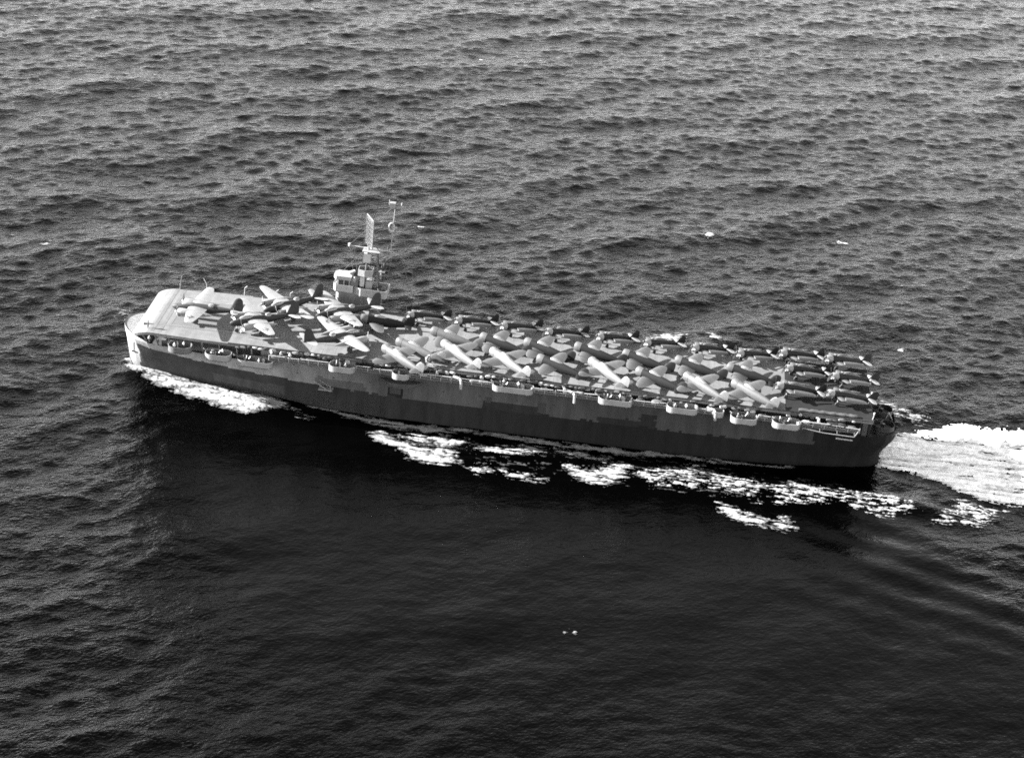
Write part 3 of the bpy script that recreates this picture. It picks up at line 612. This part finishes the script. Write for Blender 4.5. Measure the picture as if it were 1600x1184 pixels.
# bedspring radar screen: frame, rods and mesh
rad = empty('air_search_radar', (-.9,0,9.0), R(-64), mast)
mb = MB(); mb.bar((0,0,-.4),(0,0,1.2),.25,.2,10); ip(mb, 'pedestal', M['tub'], True, rad)
mb = MB(); W2, H2 = 2.2, 6.0
for i in range(10): x = -W2+2*W2*i/9; mb.bar((x,0,.7),(x,0,.7+H2*.98),.045,n=4)
for i in range(15): z = .7+H2*i/14; mb.bar((-W2,0,z),(W2,0,z),.045,n=4)
for (a,b) in (((-W2,0,.7),(W2,0,.7)),((W2,0,.7),(W2,0,.7+H2)),((W2,0,.7+H2),(-W2,0,.7+H2)),((-W2,0,.7+H2),(-W2,0,.7))): mb.bar(a,b,.1,n=6)
ip(mb, 'antenna_grid', M['house'], parent=rad)
mb = MB()
for i in range(5):
    for j in range(6): x = -W2+.4+i*(2*W2-.8)/4; z = 1.1+j*.95; mb.bar((x,0,z),(x,-.45,z),.04,n=4); mb.bar((x,-.45,z-.3),(x,-.45,z+.3),.05,n=4)
ip(mb, 'dipole_array', M['grey'], parent=rad)
ip(MB().box((-W2,.12,.8),(W2,.16,.6+H2)), 'reflector_mesh', M['net'], parent=rad)
for a,b in (((-1.2,.2,9.2),(-6.6,0,2.6)),((4.0,.1,19),(-5.0,.2,9.2)),((4.0,.1,19),(4.6,-.2,9.0)),((3.7,.1,14.2),(9.5,.5,-2.8)),((4.0,.1,19),(10.5,.8,-2.8)),((-4.9,.2,9.2),(-3.0,-1,1.2)),((-3.9,.2,9.2),(-2.4,-1,1.2)),((4.2,-.2,8.9),(3.2,-1.6,1.0)),((3.4,-.2,8.9),(2.6,-1.6,1.0))):
    ip(MB().bar(a, b, .035, n=5), 'stay_wire', M['grey'], parent=mast)
# topmast with direction loop and homing antenna
mb = MB(); mb.bar((3.6,.1,7.4),(3.75,.1,14.4),.16,.12); mb.bar((3.75,.1,14.4),(4.0,.1,19.4),.12,.10); ip(mb, 'topmast', M['tub'], True, mast)
mb = MB(); n = 14
for i in range(n): a = 2*math.pi*i/n; b = 2*math.pi*(i+1)/n; mb.bar((3.5+.55*math.cos(a),-.1,14.2+.95*math.sin(a)),(3.5+.55*math.cos(b),-.1,14.2+.95*math.sin(b)),.16,n=6)
mb.bar((3.9,-.1,14.2),(4.6,-.1,14.3),.16); ip(mb, 'direction_finder_loop', M['white'], True, mast)
mb = MB(); mb.bar((2.9,.1,19.2),(5.2,.1,18.9),.07); mb.box((2.8,-.5,18.5),(4.0,.6,19.5)); mb.bar((5.2,.1,18.0),(5.25,.1,19.6),.16); mb.bar((2.7,.1,18.9),(2.7,.1,20.0),.08); ip(mb, 'homing_antenna', M['tub'], parent=mast)

# ------------------------------------------------------------------ aircraft
def insignia(parent, x, y, z, r, tilt, roll=0):
    mb = MB(); mb.prism([(r*math.cos(2*math.pi*i/20), r*math.sin(2*math.pi*i/20)) for i in range(20)], 0, .012)
    mb.box((-r*.28,-2*r,0),(r*.28,2*r,.012))
    s = []
    for i in range(10): a = math.pi*i/5; rr = r*.7 if i%2 == 0 else r*.28; s.append((rr*math.cos(a), rr*math.sin(a)))
    mb.prism(s, .014, .022, 1); mb.box((-r*.2,-1.9*r,.014),(r*.2,-r*1.0,.022),1); mb.box((-r*.2,r*1.0,.014),(r*.2,1.9*r,.022),1)
    me = mb.mesh('star_insignia', False); me.materials.append(M['blue']); me.materials.append(M['star'])
    o = link('star_insignia', me, None, parent, (x,y,z)); o.rotation_euler = (tilt, roll, 0); return o
def propeller(parent, loc, r, nb, mt, a0=0):
    p_ = empty('propeller', loc, 0, parent)
    MB().lathe_x([(-.25,.16),(0,.2),(.2,.16),(.42,.03)], n=10).build('spinner', mt, p_)
    mb = MB(); rr = []
    for t,ch,tw in ((.08,.12,50),(.3,.2,40),(.6,.23,28),(.9,.18,20),(1,.06,18)):
        c, s = math.cos(R(tw)), math.sin(R(tw)); rr.append([(u*ch*s-v*.03*c, u*ch*c+v*.03*s, t*r) for u,v in ((-1,0),(0,1),(1,0),(0,-1))])
    mb.rings(rr); me = mb.mesh('blade')
    for k in range(nb):
        o = link('blade', me, mt, p_); o.rotation_euler = (R(a0)+2*math.pi*k/nb, 0, 0)
    return p_
def wheel_leg(parent, name, top, foot, r, wd, mt):
    g = empty(name, (0,0,0), 0, parent)
    MB().bar(top, (foot[0],foot[1],foot[2]+.1), .11, .09, 8).build('strut', mt, g)
    MB().bar((foot[0],foot[1]-wd,r),(foot[0],foot[1]+wd,r), r, r, 16).build('wheel', M['rubber'], g)
    return g
def bomber():
    t = empty('twin_engine_bomber'); P = M['sunlit_olive']; F = M['shaded_drab']
    MB().loft([(5.35,2.0,.06,.08),(5.1,2.0,.34,.38),(4.5,2.02,.55,.62),(3.5,2.08,.66,.82),(2.4,2.15,.7,.95),(.6,2.2,.7,1.0),(-1.5,2.25,.68,.95),(-3.6,2.35,.58,.75),(-5.6,2.5,.42,.52),(-7.4,2.62,.26,.34),(-8.8,2.7,.12,.16),(-9.2,2.72,.03,.05)]).build('fuselage', F, t)
    MB().loft([(3.5,2.7,.2,.1),(3.1,2.85,.42,.36),(2.3,2.95,.48,.52),(1.3,2.98,.44,.48),(.3,3.0,.2,.16)], 14).build('cockpit_canopy', M['glass'], t)
    MB().lathe_x([(-.65,.05),(-.5,.4),(0,.55),(.5,.4),(.65,.05)], (-2.6,0,3.05), 12).build('gun_turret', M['glass'], t)
    for s, nm in ((1,'left'),(-1,'right')):
        wg = MB().foil([(s*.5,1.95,3.9,2.42,.55),(s*2.8,1.75,3.55,2.52,.52),(s*5.0,1.35,2.9,2.68,.38),(s*7.4,.9,2.15,2.86,.26),(s*8.6,.65,1.7,2.95,.2),(s*9.15,.38,1.15,3.0,.12),(s*9.35,.05,.5,3.01,.05)]).build('wing', P, t)
        if s > 0: insignia(wg, .2, 6.2, 2.965, .62, R(4.3), R(3))
        na = MB().lathe_x([(3.35,.42),(3.45,.62),(3.2,.74),(2.4,.78),(1.6,.74),(0,.66),(-1.6,.5),(-2.9,.26),(-3.6,.05)], (0,s*2.8,2.2), 16).build('engine_nacelle', P, t)
        MB().lathe_x([(3.4,.1),(3.42,.5),(3.2,.55)], (0,s*2.8,2.2), 14).build('engine_front', M['steel'], na)
        propeller(t, (3.75,s*2.8,2.2), 1.7, 3, M['prop'], 18+s*14)
        wheel_leg(t, 'main_gear', (.2,s*2.8,1.7), (-.2,s*2.8,.55), .55, .2, M['under'])
        MB().foil([(s*.2,-6.6,2.1,2.72,.24),(s*1.4,-6.9,1.75,2.9,.2),(s*2.5,-7.2,1.35,3.07,.14),(s*3.0,-7.5,.9,3.14,.09),(s*3.2,-7.9,.35,3.17,.04)]).build('tailplane', P, t)
    MB().foil([(2.6,-6.0,3.0,0,.3),(3.3,-6.55,2.5,0,.24),(4.2,-7.0,2.05,0,.2),(4.9,-7.3,1.7,0,.14),(5.3,-7.6,1.2,0,.1),(5.5,-8.0,.5,0,.04)], 'z').build('fin', F, t)
    wheel_leg(t, 'nose_gear', (3.7,0,1.5), (3.9,0,.42), .42, .14, M['under'])
    return t
def pitchM(deg, zz, px=0): return Matrix.Translation((px,0,zz)) @ Matrix.Rotation(R(-deg), 4, 'Y')
def fighter(P, W):
    t = empty('fighter_plane'); X = pitchM(9.5, 1.75)
    MB().loft([(2.0,0,.78,.98),(1.0,-.03,.79,1.06),(-.6,-.04,.78,1.1),(-2.4,.02,.71,1.02),(-4.2,.10,.56,.82),(-6.0,.16,.36,.55),(-7.2,.2,.17,.3),(-7.6,.2,.03,.06)], 18).xf(X).build('fuselage', P, t)
    cw = MB().loft([(3.2,0,.54,.64),(3.28,0,.68,.8),(3.05,0,.79,.94),(2.5,-.01,.83,1.02),(1.98,-.01,.81,1.01)], 18).xf(X).build('cowling', W if P is M['drab'] else P, t)
    MB().loft([(3.24,0,.05,.06),(3.25,0,.57,.68),(3.0,0,.6,.7)], 16).xf(X).build('engine_front', M['steel'], cw)
    MB().loft([(.9,.75,.1,.06),(.45,.92,.36,.34),(-.3,.98,.4,.42),(-1.1,.92,.36,.36),(-2.6,.7,.16,.18)], 12).xf(X).build('canopy', M['glass'], t)
    for s in (1,-1):
        wg = MB().foil([(s*.4,1.6,3.1,-.45,.42),(s*1.6,1.55,2.95,-.34,.38),(s*3.0,1.4,2.7,-.19,.31),(s*4.3,1.15,2.3,-.05,.24),(s*5.3,.85,1.8,.06,.17),(s*5.9,.5,1.2,.12,.1),(s*6.2,.05,.45,.15,.04)]).xf(X).build('wing', W, t)
        for y in (2.2,2.5,2.8,3.1): MB().bar((X@Vector((1.0,s*y,-.26))),(X@Vector((1.65,s*y,-.26))),.05,n=6).build('gun_barrel', M['steel'], wg)
        wheel_leg(t, 'main_gear', tuple(X@Vector((.9,s*1.9,-.45))), (1.15,s*2.2,.42), .42, .14, M['under'])
        MB().foil([(s*.1,-5.4,1.75,.32,.18),(s*1.2,-5.6,1.5,.32,.15),(s*2.0,-5.85,1.1,.32,.1),(s*2.4,-6.2,.55,.32,.05)]).xf(X).build('tailplane', P, t)
    MB().foil([(.2,-5.2,2.4,0,.18),(.9,-5.6,2.05,0,.15),(1.6,-6.0,1.65,0,.11),(2.0,-6.4,1.1,0,.07),(2.15,-6.8,.5,0,.03)], 'z').xf(X).build('fin', P, t)
    wheel_leg(t, 'tail_gear', tuple(X@Vector((-6.0,0,0))), (-6.0,0,.16), .16, .06, M['under'])
    return t
def folded(P, U, W):
    t = empty('folded_wing_fighter'); X = pitchM(10, 1.65)
    MB().loft([(1.6,0,.66,.70),(.6,.02,.68,.80),(-.8,.06,.62,.84),(-2.4,.1,.48,.68),(-4.2,.16,.3,.46),(-5.8,.22,.16,.28),(-6.7,.24,.04,.08)], 16).xf(X).build('fuselage', P, t)
    cw = MB().lathe_x([(2.75,.45),(2.85,.6),(2.6,.7),(2.1,.73),(1.58,.71)], n=16).xf(X).build('cowling', U, t)
    MB().lathe_x([(2.76,.08),(2.78,.5),(2.6,.55)], n=14).xf(X).build('engine_front', M['steel'], cw)
    pr = propeller(t, tuple(X@Vector((3.0,0,0))), 1.6, 3, M['steel'], 35); pr.rotation_euler = (0, R(-10), 0)
    MB().loft([(.7,.7,.12,.06),(.2,.86,.36,.34),(-.6,.9,.38,.40),(-1.5,.86,.32,.34),(-2.9,.66,.12,.12)], 12).xf(X).build('canopy', M['pale'], t)
    for s in (1,-1):
        MB().foil([(s*.4,1.2,2.6,-.25,.4),(s*1.4,1.15,2.4,-.16,.38),(s*2.4,1.0,1.9,-.02,.3),(s*2.9,.8,1.4,.05,.22)]).xf(X).build('wing_stub', W, t)
        # outer panel swung back beside the fuselage, leading edge down
        wp = MB(); rr = []
        prof = [(0,0),(.06,.3),(.2,.75),(.4,1),(.65,.7),(.88,.25),(1,.03),(.8,-.2),(.5,-.35),(.2,-.3)]
        for sp,ch,th,zz in ((0,1.35,.34,0),(.3,1.35,.34,0),(1.6,1.25,.28,.03),(2.8,1.1,.22,.06),(3.6,.9,.16,.1),(4.0,.6,.1,.15),(4.2,.3,.04,.2)):
            rr.append([(-.1-sp, s*(2.7-.05*sp-u*ch*.85+t_*th*.4), -.15+zz+u*ch*.42+t_*th*.55+sp*.05) for u,t_ in prof])
        wp.rings(rr); wp.xf(X); wp.build('folded_wing', W, t)
        MB().bar(tuple(X@Vector((.1,s*2.2,-.2))), tuple(X@Vector((-.3,s*2.4,.1))), .12).build('fold_hinge', M['steel'], t)
        wheel_leg(t, 'main_gear', tuple(X@Vector((.8,s*.8,-.4))), (1.0,s*1.2,.4), .4, .13, U)
        MB().foil([(s*.1,-4.9,1.5,.42,.16),(s*1.2,-5.1,1.3,.42,.13),(s*1.9,-5.3,1.0,.42,.09),(s*2.2,-5.6,.5,.42,.04)]).xf(X).build('tailplane', U, t)
    MB().foil([(.3,-4.7,2.1,0,.16),(.9,-5.1,1.75,0,.13),(1.5,-5.5,1.35,0,.1),(1.85,-5.8,.9,0,.06),(2.0,-6.15,.35,0,.03)], 'z').xf(X).build('fin', P, t)
    wheel_leg(t, 'tail_gear', tuple(X@Vector((-5.4,0,0))), (-5.4,0,.15), .15, .06, U)
    return t
def place(proto, used, nose, hd, d, label, cat, group):
    o = proto if not used else copy_tree(proto)
    f = Vector((-math.cos(R(hd)), math.sin(R(hd)), 0)); c = Vector((nose[0], nose[1], 0))-f*d
    o.location = (c.x, c.y, H+.03); o.rotation_euler = (0,0,math.atan2(f.y, f.x)); tag(o, label, cat, group); return o
bp = bomber()
for i,(nx,ny,hd,lb) in enumerate([(-67.6,-2.0,1.5,'twin-engine bomber parked foremost at the bow, clear of the others'),
    (-54.8,-7.2,-30,'twin-engine bomber with its left wing over the port deck edge near the bow'),
    (-49.7,.6,-44,'twin-engine bomber whose right wing points up to the far deck edge ahead of the island'),
    (-39.2,1.5,-34,'twin-engine bomber with its tail fin just below the island'),
    (-27.9,-4.0,139.5,'twin-engine bomber facing aft with its tail at the port edge')]):
    place(bp, i > 0, (nx,ny), hd, 5.35, lb, 'bomber', 'twin-engine bombers on the forward deck')
fb = {k: fighter(M[k], M['wingtop']) for k in ('silver','pale','drab')}; us = {k: 0 for k in fb}
G2 = 'spread-wing fighters packed amidships'
ordn = ['first','second','third','fourth','fifth','sixth','seventh','eighth']
def pf(k, nose, hd, lb):
    place(fb[k], us[k], nose, hd, 3.25, lb, 'fighter', G2); us[k] = 1
for i,((x,y),hd,k) in enumerate([((-12.6,-4.6),39.6,'silver'),((-2.8,-5.4),40,'silver'),((6.4,-6.2),19,'drab'),((16.7,-4.4),42,'silver'),((26,-6.4),23,'drab'),((35.5,-6.0),38,'pale'),((44.9,-6.6),34,'pale')]):
    c = {'silver':'bright bare-metal','drab':'dark drab','pale':'pale grey'}[k]
    pf(k, (x,y), hd, f'{c} spread-wing fighter, {ordn[i]} from the bow in the port-side slanted row')
for i,(x,y) in enumerate([(-15.6,.8),(-5.7,.9),(3.2,1.0),(13.2,1.8),(22.9,1.2),(33.4,1.2),(43.7,.7)]):
    k = 'pale' if i == 0 else 'drab'; c = 'pale' if i == 0 else 'dark drab'
    pf(k, (x,y), 15+(i%3-1)*2, f'{c} spread-wing fighter, {ordn[i]} from the bow in the middle row')
pf('pale', (-21.5,-6.3), 22, 'pale spread-wing fighter between the aft-facing bomber and the first bright fighter')
pf('pale', (-23.6,-10.2), 36, 'pale spread-wing fighter nosing up to the port edge behind the aft-facing bomber')
pf('drab', (-30.2,2.6), -14, 'dark fighter squeezed behind the island between bomber and starboard row')
fo = folded(M['navy'], M['under'], M['wingtop']); n = 0
for i,(x,y) in enumerate([(-21.5,7.4),(-11.7,7.5),(-2.4,7.4),(6.8,7.5),(17.2,7.9),(26.8,7.8),(36.5,8.2),(45.6,7.9)]):
    place(fo, n, (x,y), -30-(i%3-1)*2, 2.9, f'dark folded-wing fighter, {ordn[i]} from the bow along the starboard edge', 'fighter', 'folded-wing fighters along the starboard edge'); n = 1
for r_,row in enumerate([[(54.4,10.6),(55.5,3.4),(53.5,-5.6)],[(63.7,10.6),(64.6,2.2),(63.5,-6.2)]]):
    for k,(x,y) in enumerate(row):
        place(fo, 1, (x,y), (-24,-20,-13)[k], 2.9, f"dark folded-wing fighter, {('starboard','middle','port')[k]} one of the {('forward','aftmost')[r_]} trio at the stern", 'fighter', 'folded-wing fighters at the stern').scale = (1.07,1.07,1.07)
mb = MB(); nn = 10; rr = []
for u in np.linspace(58, 69.5, 24): rr.append([(u, -11.3+.45*math.cos(2*math.pi*j/nn)+.06*math.sin(u*3), H+.3+.3*math.sin(2*math.pi*j/nn)*(1+.5*math.sin(u*5)*math.sin(u*1.7))) for j in range(nn)])
mb.rings(rr); o = mb.build('rolled_net', M['net']); tag(o, 'long rolled cargo net lying along the port deck edge near the stern', 'net')
# bare engine on its stand by the port edge
en = empty('aircraft_engine', (-14.6,-11.0,H+.02), R(150)); tag(en, 'bare radial engine on a stand at the port deck edge amidships', 'engine')
MB().lathe_x([(-.5,.35),(-.2,.42),(.3,.4),(.6,.2)], (0,0,1.3)).build('crankcase', M['prop'], en)
for k in range(9):
    a = 2*math.pi*k/9; MB().bar((0,.35*math.cos(a),1.3+.35*math.sin(a)),(0,.82*math.cos(a),1.3+.82*math.sin(a)),.17,.15,8).build('cylinder', M['under'], en)
mb = MB(); mb.box((-.8,-.7,0),(.8,-.6,.12)); mb.box((-.8,.6,0),(.8,.7,.12)); mb.bar((-.6,-.65,.1),(-.3,-.2,1.2),.05); mb.bar((-.6,.65,.1),(-.3,.2,1.2),.05); mb.build('stand', M['under'], en)

# ------------------------------------------------------------------ sailors
def person_mesh(name, arm_l, arm_r, stride=.1):
    # arms: elbow and hand offsets from the shoulder
    V = [(0,0,.95),(0,0,1.15),(0,0,1.38),(0,0,1.5),(.01,0,1.6),(.02,0,1.72),
         (0,.11,.9),(stride,.12,.5),(stride*.6,.12,.09),(stride*.6+.16,.13,.05),
         (0,-.11,.9),(-stride,-.12,.5),(-stride*1.4,-.12,.09),(-stride*1.4+.16,-.13,.05),
         (0,.2,1.4),(arm_l[0][0],.2+arm_l[0][1],1.4+arm_l[0][2]),(arm_l[1][0],.2+arm_l[1][1],1.4+arm_l[1][2]),
         (0,-.2,1.4),(arm_r[0][0],-.2-arm_r[0][1],1.4+arm_r[0][2]),(arm_r[1][0],-.2-arm_r[1][1],1.4+arm_r[1][2])]
    E_ = [(0,1),(1,2),(2,3),(3,4),(4,5),(0,6),(6,7),(7,8),(8,9),(0,10),(10,11),(11,12),(12,13),(2,14),(14,15),(15,16),(2,17),(17,18),(18,19)]
    Rr = [.16,.155,.17,.07,.105,.10,.11,.08,.055,.045,.11,.08,.055,.045,.075,.055,.045,.075,.055,.045]
    me = bpy.data.meshes.new(name); me.from_pydata(V, E_, []); o = bpy.data.objects.new(name, me); C.objects.link(o)
    md = o.modifiers.new('s', 'SKIN'); sk = me.skin_vertices[0].data
    for i, r in enumerate(Rr): sk[i].radius = (r, r*1.15 if i in (0,1,2) else r); sk[i].use_root = (i == 0)
    o.modifiers.new('b', 'SUBSURF').levels = 1
    dg = bpy.context.evaluated_depsgraph_get(); out = bpy.data.meshes.new_from_object(o.evaluated_get(dg)); bpy.data.objects.remove(o)
    out.name = name; out.materials.clear()
    for k in ('trousers','shirt','skin','cap'): out.materials.append(M[k])
    for p_ in out.polygons:
        c = p_.center; p_.material_index = 0 if c.z < .98 else (1 if c.z < 1.47 else (3 if c.z > 1.70 else 2))
    smooth(out, 180); return out
PM = [person_mesh('person', ((.03,.06,-.28),(.12,.05,-.5)), ((.02,.06,-.28),(.08,.04,-.52))), person_mesh('person', ((.15,.1,-.22),(.36,.02,-.1)), ((.1,.08,-.24),(.34,.0,-.16)), .05), person_mesh('person', ((.05,.14,-.2),(.2,.02,-.3)), ((.12,.12,.1),(.16,.06,.36)), .14)]
dk = PM[0].copy(); dk.materials.clear()
for k in ('trousers','vest','skin','vest'): dk.materials.append(M[k])
PM.append(dk)
def man(x, y, z, rz, k, label, group=None):
    tag(link('person', PM[k], None, None, (x,y,z), rz), label, 'person', group)
man(-70.65, -9.4, deck_z(-70.65)+.01, R(200), 3, 'lone person in dark clothes standing on the bow round-down')
random.seed(21)
places = {-63.2:'grey gun tub nearest the bow',-55.6:'pale gun tub second from the bow',-48.3:'long platform third from the bow',-31.0:'gun tub below the aft-facing bomber',2.6:'long gun tub amidships',22.6:'gun tub below the fourth slanted fighter',35.6:'gun tub third from the stern',47.6:'gun tub second from the stern',55.8:'gun tub nearest the stern'}
pose = ['standing easy','holding both hands forward','raising an arm','standing in a dark jacket']
for (x,z,l,wd,kd,mm) in TUBS:
    if x not in places: continue
    y = -12.4-wd/2+(.9 if x < -46 else .25)
    for j in range(2 if l < 6 else 3):
        man(x+(-.36+.36*j+.1)*l+.15, y+random.uniform(-.5,.5)*wd*.5, z+.11, R(random.uniform(150,300)), j if j<2 else 3, f"person {pose[j if j<2 else 3]} in the {places[x]}", 'sailors at the port gun tubs')
for j,(x,nm) in enumerate([(-41.5,'forward-most'),(-12.5,'amidships'),(12.5,'just aft of midships'),(62,'aftmost')]):
    man(x, -13.05, 11.37 if x<58 else 11.11, R(260), j%3, f'person on the port catwalk, {nm} of those between gun tubs', 'sailors on the port catwalk')

random.seed(9)
fx = [-71.2,-69.3,-66.9,-59.4,-58.6,-52.6,-51.9,-45.2,-44.4,-43.3]
nm = ['beside the stem bulwark','under the deck overhang aft of the stem','just ahead of the first gun tub','between the first and second gun tubs','hard by the second gun tub','between second gun tub and long platform','touching the long platform','just aft of the long platform','leaning near the first catwalk rail','at the fore end of the catwalk']
for j,x in enumerate(fx):
    fwd_ = x < -47; xx, b = hull_pt(x, 8.2)
    man(x, -(b-.5) if fwd_ else -12.9, (8.02 if x > -70 else 8.1) if fwd_ else 11.37, R(random.uniform(230,320)), (0,3,1,3,2,0,3,1,3,0)[j], f'person {nm[j]} on the port side', 'sailors along the forward gallery')

for j,(x,y,nmx) in enumerate([(-37.0,12.6,'fore corner of the bridge'),(-35.4,12.3,'wing of the bridge behind its bulwark'),(-28.4,12.2,'aft bridge platform'),(-27.2,13.0,'aft end of the bridge by the covered director')]):
    man(x, y, H+(3.72 if j < 2 else 3.37), R(170+40*j), (0,3,1,0)[j], f'person on the {nmx}', 'sailors on the island')
